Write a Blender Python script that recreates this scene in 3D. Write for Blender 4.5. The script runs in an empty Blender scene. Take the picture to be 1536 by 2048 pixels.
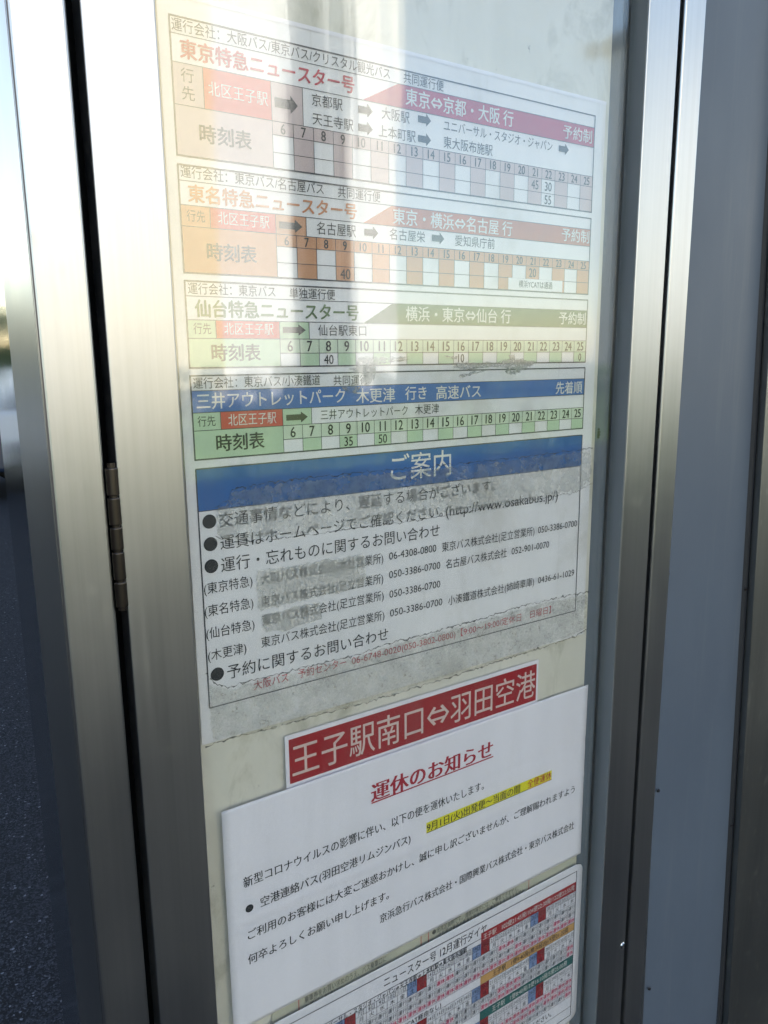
import bpy, bmesh, math, random
from mathutils import Vector, Matrix

R = math.radians
rnd = random.Random(7)
SC = bpy.context.scene
COL = SC.collection

# ------------------------------------------------------------------ camera, sky, sun, exposure
S = 0.4                              # metres per layout unit (the timetable is one unit wide)
ZT = 1.5 + S * 0.0547                # height of layout y = 0


def P(x, y, d=0.0):
    """layout (x right, y down, d into the case) -> world"""
    return Vector((S * x, S * d, ZT - S * y))


cam = bpy.data.cameras.new('camera')
cam.sensor_fit = 'VERTICAL'
cam.sensor_height = 24.0
cam.lens = 24.0 * 1529.4 / 2048.0
cam.clip_start = 0.02
cam.clip_end = 500.0
camo = bpy.data.objects.new('camera', cam)
COL.objects.link(camo)
rt, dn, fw = (0.83331, 0.01018, -0.55271), (-0.11632, 0.98068, -0.15730), (0.54043, 0.19537, 0.81839)
w = lambda v: Vector((v[0], v[2], -v[1]))
m = Matrix((w(rt), -w(dn), -w(fw))).transposed().to_4x4()
m.translation = P(-0.46836, 0.05473, -1.32130)
camo.matrix_world = m
SC.camera = camo

SUN_EL, SUN_AZ = R(33), R(24)        # the sun stands behind the case, to the right
world = bpy.data.worlds.new('World')
SC.world = world
world.use_nodes = True
wn = world.node_tree
sky = wn.nodes.new('ShaderNodeTexSky')
sky.sky_type = 'NISHITA'
sky.sun_disc = False
sky.sun_elevation = SUN_EL
sky.sun_rotation = SUN_AZ
sky.dust_density = 0.8
sky.ozone_density = 0.2
sky.air_density = 1.2
wn.links.new(sky.outputs[0], wn.nodes['Background'].inputs[0])
wn.nodes['Background'].inputs[1].default_value = 0.15
sun = bpy.data.lights.new('sun', 'SUN')
sun.energy = 5.0
sun.angle = R(0.5)
sun.color = (1.0, 0.965, 0.915)
suno = bpy.data.objects.new('sun', sun)
COL.objects.link(suno)
sdir = Vector((math.sin(SUN_AZ) * math.cos(SUN_EL), math.cos(SUN_AZ) * math.cos(SUN_EL), math.sin(SUN_EL)))
suno.rotation_euler = sdir.to_track_quat('Z', 'Y').to_euler()
suno.location = sdir * 30
SC.view_settings.view_transform = 'Standard'
SC.view_settings.look = 'None'
SC.view_settings.gamma = 1
SC.view_settings.use_curve_mapping = False
SC.view_settings.exposure = 1.6
SC.cycles.transparent_max_bounces = 24
SC.cycles.use_denoising = True
SC.cycles.max_bounces = 8


# ------------------------------------------------------------------ helpers: materials
class N:
    def __init__(s, name):
        s.m = bpy.data.materials.new(name)
        s.m.use_nodes = True
        s.t = s.m.node_tree
        s.b = s.t.nodes['Principled BSDF']
        s.out = s.t.nodes['Material Output']

    def n(s, typ, ins=None, **kw):
        o = s.t.nodes.new('ShaderNode' + typ)
        for k, v in kw.items():
            setattr(o, k, v)
        for k, v in (ins or {}).items():
            s.set(o.inputs[k], v)
        return o

    def set(s, sock, v):
        if isinstance(v, bpy.types.NodeSocket):
            s.t.links.new(v, sock)
        elif isinstance(v, tuple) and len(v) == 3 and sock.type == 'RGBA':
            sock.default_value = (*v, 1)
        else:
            sock.default_value = v

    def p(s, k, v):
        s.set(s.b.inputs[k], v)

    def pos(s, scale=(1, 1, 1), rot=(0, 0, 0)):
        g = s.n('NewGeometry')
        mp = s.n('Mapping', {'Vector': g.outputs['Position'], 'Scale': scale, 'Rotation': rot})
        return mp.outputs[0]

    def noise(s, scale, vec, detail=4, rough=0.6, dist=0.0):
        return s.n('TexNoise', {'Vector': vec, 'Scale': scale, 'Detail': detail, 'Roughness': rough, 'Distortion': dist}).outputs['Fac']

    def ramp(s, fac, a, b, lo=0.0, hi=1.0):
        return s.n('MapRange', {'Value': fac, 'From Min': a, 'From Max': b, 'To Min': lo, 'To Max': hi}).outputs[0]

    def math(s, op, a, b=0.0, c=0.0):
        o = s.n('Math', operation=op)
        s.set(o.inputs[0], a)
        s.set(o.inputs[1], b)
        s.set(o.inputs[2], c)
        return o.outputs[0]

    def mix(s, fac, a, b, blend='MIX'):
        o = s.n('Mix', data_type='RGBA', blend_type=blend)
        s.set(o.inputs[0], fac)
        s.set(o.inputs[6], a)
        s.set(o.inputs[7], b)
        return o.outputs[2]

    def bump(s, h, strength, dist=0.001):
        b = s.n('Bump', {'Height': h, 'Strength': strength, 'Distance': dist})
        s.p('Normal', b.outputs[0])


def printed(name, col, rough=0.55, wear=0.10, stain=0.0):
    """ink or paper: faint mottling, fibre grain and a little wear"""
    k = N(name)
    v = k.pos()
    a = k.ramp(k.noise(9, v, 5), 0.3, 0.7, 1 - wear, 1 + wear * .5)
    g = k.ramp(k.noise(700, v, 2), 0.3, 0.7, 0.97, 1.03)
    c = k.mix(1.0, col, k.n('CombineColor', {0: k.math('MULTIPLY', a, g), 1: k.math('MULTIPLY', a, g), 2: k.math('MULTIPLY', a, g)}).outputs[0], 'MULTIPLY')
    if stain:
        f = k.ramp(k.noise(5.5, k.pos((1, 1, .7)), 7, .65, .6), .52, .75, 0, stain)
        c = k.mix(f, c, (.33, .29, .20))
        f2 = k.ramp(k.noise(60, v, 3, .7), .71, .76, 0, stain * .8)
        c = k.mix(f2, c, (.12, .11, .09))
        st = k.ramp(k.noise(40, k.pos((3, 1, .12)), 4, .7), .6, .8, 0, stain * .55)
        c = k.mix(st, c, (.36, .33, .25))
    k.p('Base Color', c)
    k.p('Roughness', rough)
    k.p('Specular IOR Level', 0.3)
    return k.m


def steel(name, col, r0=0.30, groove=0.16, spots=0.0):
    """brushed stainless steel, grain running up and down"""
    k = N(name)
    gr = k.noise(1, k.pos((620, 620, 5)), 1, .5)
    gr2 = k.noise(1, k.pos((230, 230, 2.2)), 4, .6)
    sm = k.noise(7, k.pos((1, 1, .5)), 5, .6)
    c = k.mix(k.ramp(gr2, .35, .65), tuple(x * .96 for x in col), tuple(min(1, x * 1.03) for x in col))
    r = k.math('ADD', k.ramp(sm, .3, .7, r0 - .03, r0 + .045), k.ramp(gr2, .3, .7, -.012, .012))
    if spots:
        sp = k.ramp(k.noise(110, k.pos((1, 1, .5)), 1, .5), .62, .85, 0, spots)
        c = k.mix(sp, c, (.50, .49, .45))
        r = k.math('ADD', r, k.math('MULTIPLY', sp, .25))
    k.p('Base Color', c)
    k.p('Metallic', 1.0)
    k.p('Roughness', r)
    k.bump(gr, groove, .0004)
    return k.m


def plain(name, col, rough=.5, metallic=0.0, var=.08, scale=12, bump=0.0, bscale=300):
    k = N(name)
    v = k.pos()
    f = k.noise(scale, v, 5)
    k.p('Base Color', k.mix(k.ramp(f, .3, .7), tuple(c * (1 - var) for c in col), tuple(c * (1 + var) for c in col)))
    k.p('Roughness', rough)
    k.p('Metallic', metallic)
    if bump:
        k.bump(k.noise(bscale, v, 3), bump, .002)
    return k.m


M = {}
M['steel'] = steel('brushed_steel', (.468, .470, .472), .315, .10, .2)
M['steel_shade'] = steel('brushed_steel_shade', (.24, .245, .25), .33, .10)  # darker copy of the steel, the side's shade put into its colour
M['steel_polished'] = steel('smooth_steel', (.45, .47, .48), .10, .02)
M['post_steel'] = steel('post_steel', (.30, .30, .285), .38, .12, .4)
M['return'] = plain('satin_aluminium', (.19, .21, .225), .5, 0, .12, 3)
M['rubber'] = plain('black_rubber', (.012, .012, .013), .6)
M['hinge'] = steel('hinge_steel', (.085, .072, .062), .30, .05)
M['chrome'] = plain('bright_rivet', (.6, .6, .58), .18, 1.0, .03)
k = N('blue_grey_paint')
v = k.pos()
c = k.mix(k.ramp(k.noise(3, v, 6), .3, .7), (.077, .097, .130), (.090, .114, .150))
c = k.mix(k.ramp(k.noise(1, k.pos((34, 34, 1.6)), 5, .7), .55, .8, 0, .35), c, (.17, .18, .19))
k.p('Base Color', c)
k.p('Roughness', k.ramp(k.noise(5, k.pos((2, 2, .6)), 6), .3, .7, .44, .58))
k.bump(k.noise(900, v, 2), .04, .001)
M['blue'] = k.m
M['dark_edging'] = plain('blue_black_shade', (.13, .155, .185), .65)  # blue-black colour stands in for the deep shade beside the right stile
M['dark'] = plain('dark_gap', (.02, .022, .026), .7)

k = N('backing_sheet')
v = k.pos()
c = k.mix(k.ramp(k.noise(3.2, v, 6, .65, .4), .35, .7), (.76, .72, .64), (.68, .64, .54))
c = k.mix(k.ramp(k.noise(14, k.pos((1, 1, .6)), 7, .7, .8), .52, .74, 0, .75), c, (.30, .27, .17))
c = k.mix(k.ramp(k.noise(90, v, 4, .7), .68, .74, 0, .7), c, (.10, .09, .07))
k.p('Base Color', c)
k.p('Roughness', .5)
k.bump(k.noise(60, v, 5), .15, .002)
M['board'] = k.m

M['paper'] = printed('poster_paper', (.81, .785, .79), .5, .07, .6)
M['white'] = printed('new_paper', (.83, .795, .845), .6, .02, 0)
M['laminate'] = printed('laminated_paper', (.83, .80, .85), .3, .02, 0)
M['oldpaper'] = printed('aged_paper', (.55, .53, .42), .5, .12, .5)
M['ink'] = printed('black_ink', (.022, .022, .022), .5, .2)
M['greyink'] = printed('worn_ink', (.10, .095, .085), .5, .4)
M['rule'] = printed('ruled_line_ink', (.06, .06, .07), .5, .3)
M['whiteink'] = printed('white_lettering', (.75, .74, .70), .5, .08)
M['redtitle'] = printed('red_lettering', (.50, .035, .06), .5, .25)
M['orangetitle'] = printed('orange_lettering', (.62, .24, .09), .5, .25)
M['greentitle'] = printed('green_lettering', (.13, .20, .08), .5, .3)
M['magenta'] = printed('crimson_bar', (.44, .035, .075), .45, .12, .15)
M['redbox'] = printed('red_box', (.62, .075, .06), .45, .1, .1)
M['orangebar'] = printed('orange_bar', (.50, .15, .07), .45, .14, .15)
M['orange'] = printed('orange_tint', (.62, .30, .15), .5, .14, .2)
M['pink'] = printed('pink_tint', (.60, .47, .46), .5, .1, .2)
M['greenbar'] = printed('green_bar', (.075, .135, .055), .45, .25, .2)
M['green'] = printed('green_tint', (.50, .64, .44), .5, .08, .2)
M['green2'] = printed('light_green_tint', (.62, .70, .54), .5, .08, .2)
M['bluebar'] = printed('blue_bar', (.055, .16, .45), .4, .14, .12)
M['bluehead'] = printed('heading_blue', (.012, .115, .36), .4, .12, .08)
M['stripred'] = printed('strip_red', (.36, .016, .020), .4, .05)
M['stripink'] = printed('strip_lettering', (.72, .55, .50), .45, .05)
M['noticered'] = printed('notice_red', (.40, .012, .03), .5, .06)
M['yellow'] = printed('highlighter_yellow', (.80, .72, .015), .5, .05)
M['calred'] = printed('calendar_red', (.38, .02, .025), .4, .04)
M['calorange'] = printed('calendar_orange', (.64, .36, .13), .4, .04)
M['calgreen'] = printed('calendar_green', (.02, .13, .12), .4, .04)
M['calblue'] = printed('calendar_blue', (.22, .31, .54), .4, .04)
M['calpink'] = printed('calendar_crimson_ink', (.62, .06, .14), .4, .04)
M['redline'] = printed('faded_red_ink', (.50, .10, .09), .5, .2)

# clear pane: reflects by angle, lets the rest through, holds a little dust
k = N('clear_pane')
g = k.n('NewGeometry')
dt = k.n('VectorMath', operation='DOT_PRODUCT')
k.t.links.new(g.outputs['Incoming'], dt.inputs[0])
k.t.links.new(g.outputs['Normal'], dt.inputs[1])
ca = k.math('ABSOLUTE', dt.outputs['Value'])
fr = k.math('MULTIPLY_ADD', k.math('POWER', k.math('SUBTRACT', 1.0, ca), 5.0), .90, .092)
wv = k.noise(1, k.pos((16, 16, 2.0)), 3, .5)
wv2 = k.noise(1, k.pos((120, 120, 7)), 3, .5)
hh = k.math('ADD', wv, k.math('MULTIPLY', wv2, .05))
bp = k.n('Bump', {'Height': hh, 'Strength': .25, 'Distance': .0016})
gl = k.n('BsdfGlossy', {'Color': (1, 1, 1), 'Roughness': .055, 'Normal': bp.outputs[0]})
tr = k.n('BsdfTransparent', {'Color': (.965, .975, .97)})
df = k.n('BsdfDiffuse', {'Color': (.62, .60, .54)})
du = k.ramp(k.noise(1, k.pos((30, 30, 3)), 6, .7), .35, .75, .0, .035)
m1 = k.n('MixShader', {0: du, 1: tr.outputs[0], 2: df.outputs[0]})
m2 = k.n('MixShader', {0: fr, 1: m1.outputs[0], 2: gl.outputs[0]})
k.t.links.new(m2.outputs[0], k.out.inputs[0])
M['pane'] = k.m


def filmy(name, col, a0, a1, scale, ridge=0.0, rough=.4, blur=0.0, fade=True):
    """aged sticky tape or torn paper skin: clear or clouded in patches, thinning out at its edge"""
    k = N(name)
    v = k.pos()
    f = k.noise(scale, v, 6, .7, .5)
    f2 = k.noise(scale * 7, v, 3, .7)
    al = k.ramp(k.math('MULTIPLY_ADD', f2, .4, k.math('MULTIPLY', f, .6)), .38, .62, a0, a1)
    k.p('Base Color', k.mix(k.ramp(k.noise(45, v, 5, .7), .4, .7), col, tuple(c * .7 for c in col)))
    k.p('Roughness', rough)
    if ridge:
        k.bump(k.noise(1, k.pos((420, 1, 26)), 3, .6), ridge, .001)
    base = k.n('BsdfTransparent', {'Color': (.97, .97, .955)})
    if blur:
        rf = k.n('BsdfRefraction', {'Color': (.95, .95, .93), 'Roughness': blur, 'IOR': 1.45})
        base = k.n('MixShader', {0: k.ramp(k.noise(scale * .5, v, 4, .6), .37, .64, .0, .46), 1: base.outputs[0], 2: rf.outputs[0]})
    m1 = k.n('MixShader', {0: al, 1: base.outputs[0], 2: k.b.outputs[0]})
    if fade:
        at = k.n('Attribute', attribute_name='fade').outputs['Fac']
        ed = k.ramp(k.math('MULTIPLY_ADD', k.math('SUBTRACT', k.noise(scale * 2, v, 5, .7), .5), 1.2, at), .35, .65)
        clear = k.n('BsdfTransparent', {'Color': (1, 1, 1)})
        m1 = k.n('MixShader', {0: ed, 1: clear.outputs[0], 2: m1.outputs[0]})
    k.t.links.new(m1.outputs[0], k.out.inputs[0])
    return k.m


M['tape'] = filmy('crinkled_tape', (.74, .735, .69), .0, .22, 95, .8, .4, .28)
M['tape2'] = filmy('dirty_tape', (.74, .71, .62), .0, .36, 75, .9, .4, .20)
M['patch'] = filmy('yellowed_tape', (.72, .70, .64), .10, .46, 40, .2, .4, .38)
M['crack'] = filmy('tape_edge_dirt', (.05, .048, .04), .0, .95, 130, .2, .7, 0, False)
M['scuff'] = filmy('scuffed_paper', (.42, .42, .41), .10, .85, 55, .3, .6)


# ------------------------------------------------------------------ helpers: meshes
class MB:
    """collects quads, boxes and lettering, then links them as ONE mesh object"""

    def __init__(s, warp=None):
        s.lines = []
        s.v, s.f, s.mi, s.mats, s.warp = [], [], [], [], warp

    def mat(s, m):
        if m not in s.mats:
            s.mats.append(m)
        return s.mats.index(m)

    def add(s, vs, fs, m):
        i, j = len(s.v), s.mat(m)
        s.v += [Vector(x) for x in vs]
        for f in fs:
            s.f.append([q + i for q in f])
            s.mi.append(j)

    def rect(s, x0, x1, y0, y1, m, off=0.0):
        """flat printed rectangle, off metres in front of the sheet"""
        s.poly([(x0, y0), (x0, y1), (x1, y1), (x1, y0)], m, off)

    def poly(s, pts, m, off=0.0):
        o = [P(x, y) + Vector((0, -off - (s.warp(x, y) if s.warp else 0), 0)) for x, y in pts]
        s.add(o, [list(range(len(o)))], m)

    def line(s, x0, y0, x1, y1, t, m, off):
        if abs(y1 - y0) < 1e-6:
            n = 24 if s.warp else 1
            for q in range(n):
                s.rect(x0 + (x1 - x0) * q / n, x0 + (x1 - x0) * (q + 1) / n, y0 - t / 2, y0 + t / 2, m, off)
        else:
            s.rect(x0 - t / 2, x0 + t / 2, y0, y1, m, off)

    def box(s, a, b, m):
        (x0, y0, z0), (x1, y1, z1) = a, b
        s.add([(x0, y0, z0), (x1, y0, z0), (x1, y1, z0), (x0, y1, z0), (x0, y0, z1), (x1, y0, z1), (x1, y1, z1), (x0, y1, z1)],
              [(0, 3, 2, 1), (4, 5, 6, 7), (0, 1, 5, 4), (1, 2, 6, 5), (2, 3, 7, 6), (3, 0, 4, 7)], m)

    def lbox(s, x0, x1, y0, y1, d0, d1, m):
        a, b = P(x0, y1, d0), P(x1, y0, d1)
        s.box(tuple(a), tuple(b), m)

    def cyl(s, a, b, r, m, n=20, r2=None):
        a, b = Vector(a), Vector(b)
        ax = (b - a).normalized()
        u = ax.orthogonal().normalized()
        t = ax.cross(u)
        r2 = r if r2 is None else r2
        vs = []
        for c_, q in ((a, r), (b, r2)):
            vs += [c_ + (u * math.cos(2 * math.pi * i / n) + t * math.sin(2 * math.pi * i / n)) * q for i in range(n)]
        fs = [(i, (i + 1) % n, n + (i + 1) % n, n + i) for i in range(n)] + [tuple(range(n))[::-1], tuple(range(n, 2 * n))]
        s.add(vs, fs, m)

    def disc(s, x, y, r, m, off, n=28):
        s.poly([(x + r * math.cos(-2 * math.pi * i / n), y + r * math.sin(-2 * math.pi * i / n)) for i in range(n)][::-1], m, off)

    def arrow(s, x0, x1, yc, h, m, off):
        t, k = h * .26, x1 - (x1 - x0) * (.38 if (x1 - x0) < .04 else .32)
        s.poly([(x0, yc - t), (x0, yc + t), (k, yc + t), (k, yc - t)], m, off)
        s.poly([(k, yc - h / 2), (k, yc + h / 2), (x1, yc)], m, off)

    def text(s, body, x0, x1, yc, h, m, off=.0003, bold=0.0, num=None, serif=False, own=True):
        """lettering stretched to run from x0 to x1, characters h tall, centred on yc"""
        if num is None:
            num = all(ord(ch) < 128 for ch in body)
        if serif:                     # thin strokes doubled sideways: heavy uprights, fine cross strokes
            passes = [(-.014 - bold, 0.0, 0.0), (.014 + bold, 0.0, 2e-5)] + ([(0, 0.0, 1e-5)] if bold else [])
        elif bold:
            passes = [(-bold, 0.0, 0.0), (bold, 0.0, 1e-5), (0.0, 0.0, 2e-5)]
        else:
            passes = [(0.0, 0.0, 0.0)]
        vs0, fs0, bb = glyphs(body, 0.0)
        sy = h / (.70 if num else .875)
        sx = (x1 - x0) / (bb[1] - bb[0])
        base = yc + (.341 if num else .3575) * sy
        v_start, f_start = len(s.v), len(s.f)
        for q_, (dx, of, lift) in enumerate(passes):
            vs, fs, _ = glyphs(body, of)
            out = []
            for q in vs:
                X, Y = x0 + (q[0] + dx - bb[0]) * sx, base - (q[1] + (abs(bold) * .6 * (q_ - 1) if bold and not serif else 0)) * sy
                out.append(P(X, Y) + Vector((0, -off - lift - (s.warp(X, Y) if s.warp else 0), 0)))
            s.add(out, fs, m)
        if own:
            s.lines.append((v_start, len(s.v), f_start, len(s.f)))

    def ctext(s, body, xc, yc, h, m, off=.0003, bold=0.0, cond=1.0, num=None):
        if num is None:
            num = all(ord(ch) < 128 for ch in body)
        bb = glyphs(body, 0.0)[2]
        ww = (bb[1] - bb[0]) * h / (.70 if num else .875) * cond
        s.text(body, xc - ww / 2, xc + ww / 2, yc, h, m, off, bold, num, own=False)

    def letters(s, parent, rest='figures'):
        """every line of lettering becomes a part of its own; what is left over is one more part"""
        used = set()
        for v0, v1, f0, f1 in s.lines:
            q = MB()
            q.v, q.mats = s.v[v0:v1], list(s.mats)
            q.f = [[i - v0 for i in f] for f in s.f[f0:f1]]
            q.mi = s.mi[f0:f1]
            q.build('lettering', parent)
            used.update(range(f0, f1))
        if len(used) < len(s.f):
            q = MB()
            keep = [i for i in range(len(s.f)) if i not in used]
            ids = sorted({v for i in keep for v in s.f[i]})
            mp = {v: k for k, v in enumerate(ids)}
            q.v, q.mats = [s.v[v] for v in ids], list(s.mats)
            q.f = [[mp[v] for v in s.f[i]] for i in keep]
            q.mi = [s.mi[i] for i in keep]
            q.build(rest, parent)

    def build(s, name, parent=None, bevel=0.0, smooth=False, label=None):
        me = bpy.data.meshes.new(name)
        org = parent_origin(parent)
        me.from_pydata([tuple(q - org) for q in s.v], [], s.f)
        for mm in s.mats:
            me.materials.append(mm)
        me.polygons.foreach_set('material_index', s.mi)
        if smooth:
            me.polygons.foreach_set('use_smooth', [True] * len(me.polygons))
        me.update()
        o = bpy.data.objects.new(name, me)
        COL.objects.link(o)
        ORG[o.name] = org
        if parent:
            o.parent = parent
        if bevel:
            b = o.modifiers.new('bevel', 'BEVEL')
            b.width = bevel
            b.segments = 3
            b.limit_method = 'ANGLE'
            b.harden_normals = False
        if label:
            o['label'] = label
        return o


ORG = {}


def parent_origin(p):
    return ORG.get(p.name, Vector((0, 0, 0))) if p else Vector((0, 0, 0))


GC = {}


def glyphs(body, bold):
    key = (body, bold)
    if key not in GC:
        full, body = body, body.replace('⇔', '\u3000')
        c = bpy.data.curves.new('lettering', 'FONT')
        c.body = body
        c.offset = bold
        c.resolution_u = 3
        o = bpy.data.objects.new('lettering', c)
        COL.objects.link(o)
        me = bpy.data.meshes.new_from_object(o.evaluated_get(bpy.context.evaluated_depsgraph_get()))
        vs = [(q.co.x, q.co.y) for q in me.vertices]
        fs = [list(p.vertices) for p in me.polygons]
        for i, ch in enumerate(full):          # double-headed arrow drawn by hand
            if ch == '⇔':
                for sg in (1, -1):
                    n0 = len(vs)
                    vs += [(i + .04 + .92 * X, .357 + sg * Y) for X, Y in ((0, 0), (.12, 0), (.20, .08), (.80, .08), (.88, 0), (1, 0), (.70, .29), (.60, .25), (.70, .15), (.30, .15), (.40, .25), (.30, .29))]
                    fs.append([n0 + q for q in (range(12) if sg > 0 else range(11, -1, -1))])
        xs, ys = [q[0] for q in vs], [q[1] for q in vs]
        GC[key] = (vs, fs, (min(xs), max(xs), min(ys), max(ys)))
        bpy.data.objects.remove(o)
        bpy.data.curves.remove(c)
        bpy.data.meshes.remove(me)
    return GC[key]


def thing(name, loc, label, cat, group=None):
    o = bpy.data.objects.new(name, None)
    o.empty_display_size = .05
    COL.objects.link(o)
    o.location = loc
    ORG[o.name] = Vector(loc)
    return tag(o, label, cat, group)


def tag(o, label=None, cat=None, group=None, kind=None):
    for key, val in (('label', label), ('category', cat), ('group', group), ('kind', kind)):
        if val:
            o[key] = val
    return o


# ------------------------------------------------------------------ the setting: asphalt
k = N('asphalt')  # ground tone lowered, shade of the surroundings put into the colour
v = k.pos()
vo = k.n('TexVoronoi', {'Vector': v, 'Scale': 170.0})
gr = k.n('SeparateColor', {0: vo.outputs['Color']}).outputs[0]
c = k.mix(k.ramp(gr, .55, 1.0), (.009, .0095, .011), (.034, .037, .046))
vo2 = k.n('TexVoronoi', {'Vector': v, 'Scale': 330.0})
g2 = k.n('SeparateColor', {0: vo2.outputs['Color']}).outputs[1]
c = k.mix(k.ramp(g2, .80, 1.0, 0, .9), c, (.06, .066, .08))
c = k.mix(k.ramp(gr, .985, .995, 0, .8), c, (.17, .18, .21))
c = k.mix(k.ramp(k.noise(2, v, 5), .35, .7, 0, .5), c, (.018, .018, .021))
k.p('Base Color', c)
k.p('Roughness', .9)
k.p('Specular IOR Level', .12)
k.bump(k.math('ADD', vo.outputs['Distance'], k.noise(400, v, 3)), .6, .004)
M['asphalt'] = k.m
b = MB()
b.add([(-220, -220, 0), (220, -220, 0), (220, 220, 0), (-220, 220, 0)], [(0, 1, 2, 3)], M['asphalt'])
tag(b.build('ground'), 'speckled asphalt ground around the bus stop, darkened as if shaded', None, None, 'structure')
k = N('paving')
bk = k.n('TexBrick', {'Vector': k.pos(), 'Color1': (.14, .135, .13), 'Color2': (.11, .11, .105), 'Mortar': (.12, .12, .11), 'Scale': 1.7, 'Mortar Size': .012})
k.p('Base Color', bk.outputs[0])
k.p('Roughness', .8)
M['paving'] = k.m
b = MB()
b.box((-40, -12.6, 0), (60, -9.4, .13), M['paving'])
tag(b.build('pavement', bevel=.02), 'raised pavement along the buildings opposite', None, None, 'structure')

# ------------------------------------------------------------------ the display case
T0, B0 = -.95, 2.35                  # top and bottom of the door
case = thing('display_case', P(.535, (ZT) / S, .1), 'brushed steel notice case with a hinged glazed door holding the bus timetables', 'notice case')
bd = MB()
bd.lbox(-.250, -.169, T0 - .40, ZT / S, -.05, .23, M['steel'])
bd.lbox(1.239, 1.320, T0 - .40, ZT / S, -.05, .23, M['steel'])
bd.lbox(-.1685, 1.2385, T0 - .40, T0 - .019, -.05, .23, M['steel'])
bd.lbox(-.1685, 1.2385, B0 + .019, ZT / S, -.05, .23, M['steel'])
bd.build('body', case, bevel=.0022)
b = MB()  # thin added plate carrying the darker tone of the shaded side
b.lbox(-.2506, -.2496, T0 - .40, ZT / S, -.0445, .2285, M['steel_shade'])
b.build('side_shade', case)
b = MB()
b.lbox(-.249, 1.319, T0 - .40, ZT / S, .2305, .50, M['steel_polished'])
b.build('rear_housing', case, bevel=.002)
b = MB()
b.lbox(-.1680, 1.2380, T0 - .018, B0 + .018, .19, .229, M['dark'])
b.build('back_plate', case)
door = MB()
door.lbox(-.150, -.038, T0, B0, -.05, .0, M['steel'])
door.lbox(1.109, 1.220, T0, B0, -.05, .0, M['steel'])
door.lbox(-.0375, 1.1085, T0, T0 + .112, -.0498, .0, M['steel'])
door.lbox(-.0375, 1.1085, B0 - .112, B0, -.0498, .0, M['steel'])
fr_ = door.build('door_frame', case, bevel=.0011)
b = MB()
b.lbox(1.1076, 1.1094, T0 + .113, B0 - .113, -.0465, .0, M['return'])
b.build('inner_return', fr_)
rv = MB()
c0 = P(1.2085, 1.777, -.0499)
for r_, h0, h1 in ((.0042, 0, .0006), (.0032, .0006, .0012)):
    rv.cyl(c0 - Vector((0, h0, 0)), c0 - Vector((0, h1, 0)), r_, M['chrome'], 24, r_ * .86)
rv.cyl(c0 - Vector((0, .0012, 0)), c0 - Vector((0, .00135, 0)), .0021, M['dark'], 16)
rv.build('rivet', fr_)
gs = MB()
gs.lbox(-.0378, -.0335, T0 + .112, B0 - .112, -.030, -.004, M['rubber'])
gs.build('dark_edging', fr_)
sl = MB()                             # added dark roll inside the right stile, shaped to give its soft shade
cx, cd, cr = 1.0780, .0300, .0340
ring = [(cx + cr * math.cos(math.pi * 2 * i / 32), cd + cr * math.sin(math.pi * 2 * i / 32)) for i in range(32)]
sl.add([P(x, T0 + .113, d) for x, d in ring] + [P(x, B0 - .113, d) for x, d in ring], [(i, (i + 1) % 32, 32 + (i + 1) % 32, 32 + i) for i in range(32)], M['dark_edging'])
sl.build('shade_roll', fr_, smooth=True)
pn = MB()
pn.lbox(-.0376, 1.1088, T0 + .1118, B0 - .1118, -.020, -.012, M['pane'])
pn.build('glass_pane', case)
# white backing sheet behind the posters
prof = [(-.06, .006), (1.075, .006)]
bb = MB()
yy = [T0 + .05, B0 - .05]
vs = [P(x, y, d) for y in yy for x, d in prof] + [P(x, y, d + .004) for y in yy for x, d in prof]
n_ = len(prof)
fs = [(i, i + n_, i + n_ + 1, i + 1) for i in range(n_ - 1)] + [(2 * n_ + i, 2 * n_ + i + 1, 3 * n_ + i + 1, 3 * n_ + i) for i in range(n_ - 1)]
bb.add(vs, fs, M['board'])
bb.build('backing_board', case, smooth=False)
hg = MB()
hg.cyl(P(-.1590, .214, -.052), P(-.1590, .463, -.052), .0026, M['hinge'], 16)
ho = hg.build('hinge', case)
ks = [.2200, .2690, .3185, .3605, .4115, .4590]
for i in range(5):
    q = MB()
    q.cyl(P(-.1590, ks[i] + .0020, -.052), P(-.1590, ks[i + 1] - .0020, -.052), .0100 * S, M['hinge'], 28)
    q.build('knuckle', ho, bevel=.0007, smooth=False)

# ------------------------------------------------------------------ neighbouring wall panel and post
pan = thing('wall_panel', P(1.53, ZT / S, .0), 'flat blue-grey painted panel between the case and the next steel post', 'wall panel')
b = MB()
b.add([P(1.3205, T0 - .4, -.020), P(1.702, T0 - .4, -.020), P(1.835, ZT / S, -.020), P(1.3205, ZT / S, -.020),
       P(1.3205, T0 - .4, .06), P(1.702, T0 - .4, .06), P(1.835, ZT / S, .06), P(1.3205, ZT / S, .06)],
      [(0, 3, 2, 1), (4, 5, 6, 7), (0, 1, 5, 4), (1, 2, 6, 5), (2, 3, 7, 6), (3, 0, 4, 7)], M['blue'])
b.build('panel', pan)
b = MB()  # dark strip drawn as the shadow gap at the panel's left edge
b.add([P(1.3202, .2, -.0201), P(1.3262, .2, -.0201), P(1.408, ZT / S, -.0201), P(1.3202, ZT / S, -.0201),
       P(1.3202, .2, -.026), P(1.3232, .2, -.026), P(1.398, ZT / S, -.026), P(1.3202, ZT / S, -.026)],
      [(4, 7, 6, 5), (5, 6, 2, 1)], M['dark'])
b.build('shadow_strip', pan)
for x, y in ((1.3430, .655), (1.3640, 1.334), (1.3850, 2.038)):
    q = MB()
    a_ = P(x, y, -.0265)
    q.cyl(a_, a_ - Vector((0, .0016, 0)), .0024, M['hinge'], 14, .0017)
    q.build('screw', pan)
post = thing('steel_post', P(1.88, ZT / S, .0), 'dull steel post at the far right beside the blue-grey panel', 'post')
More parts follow.
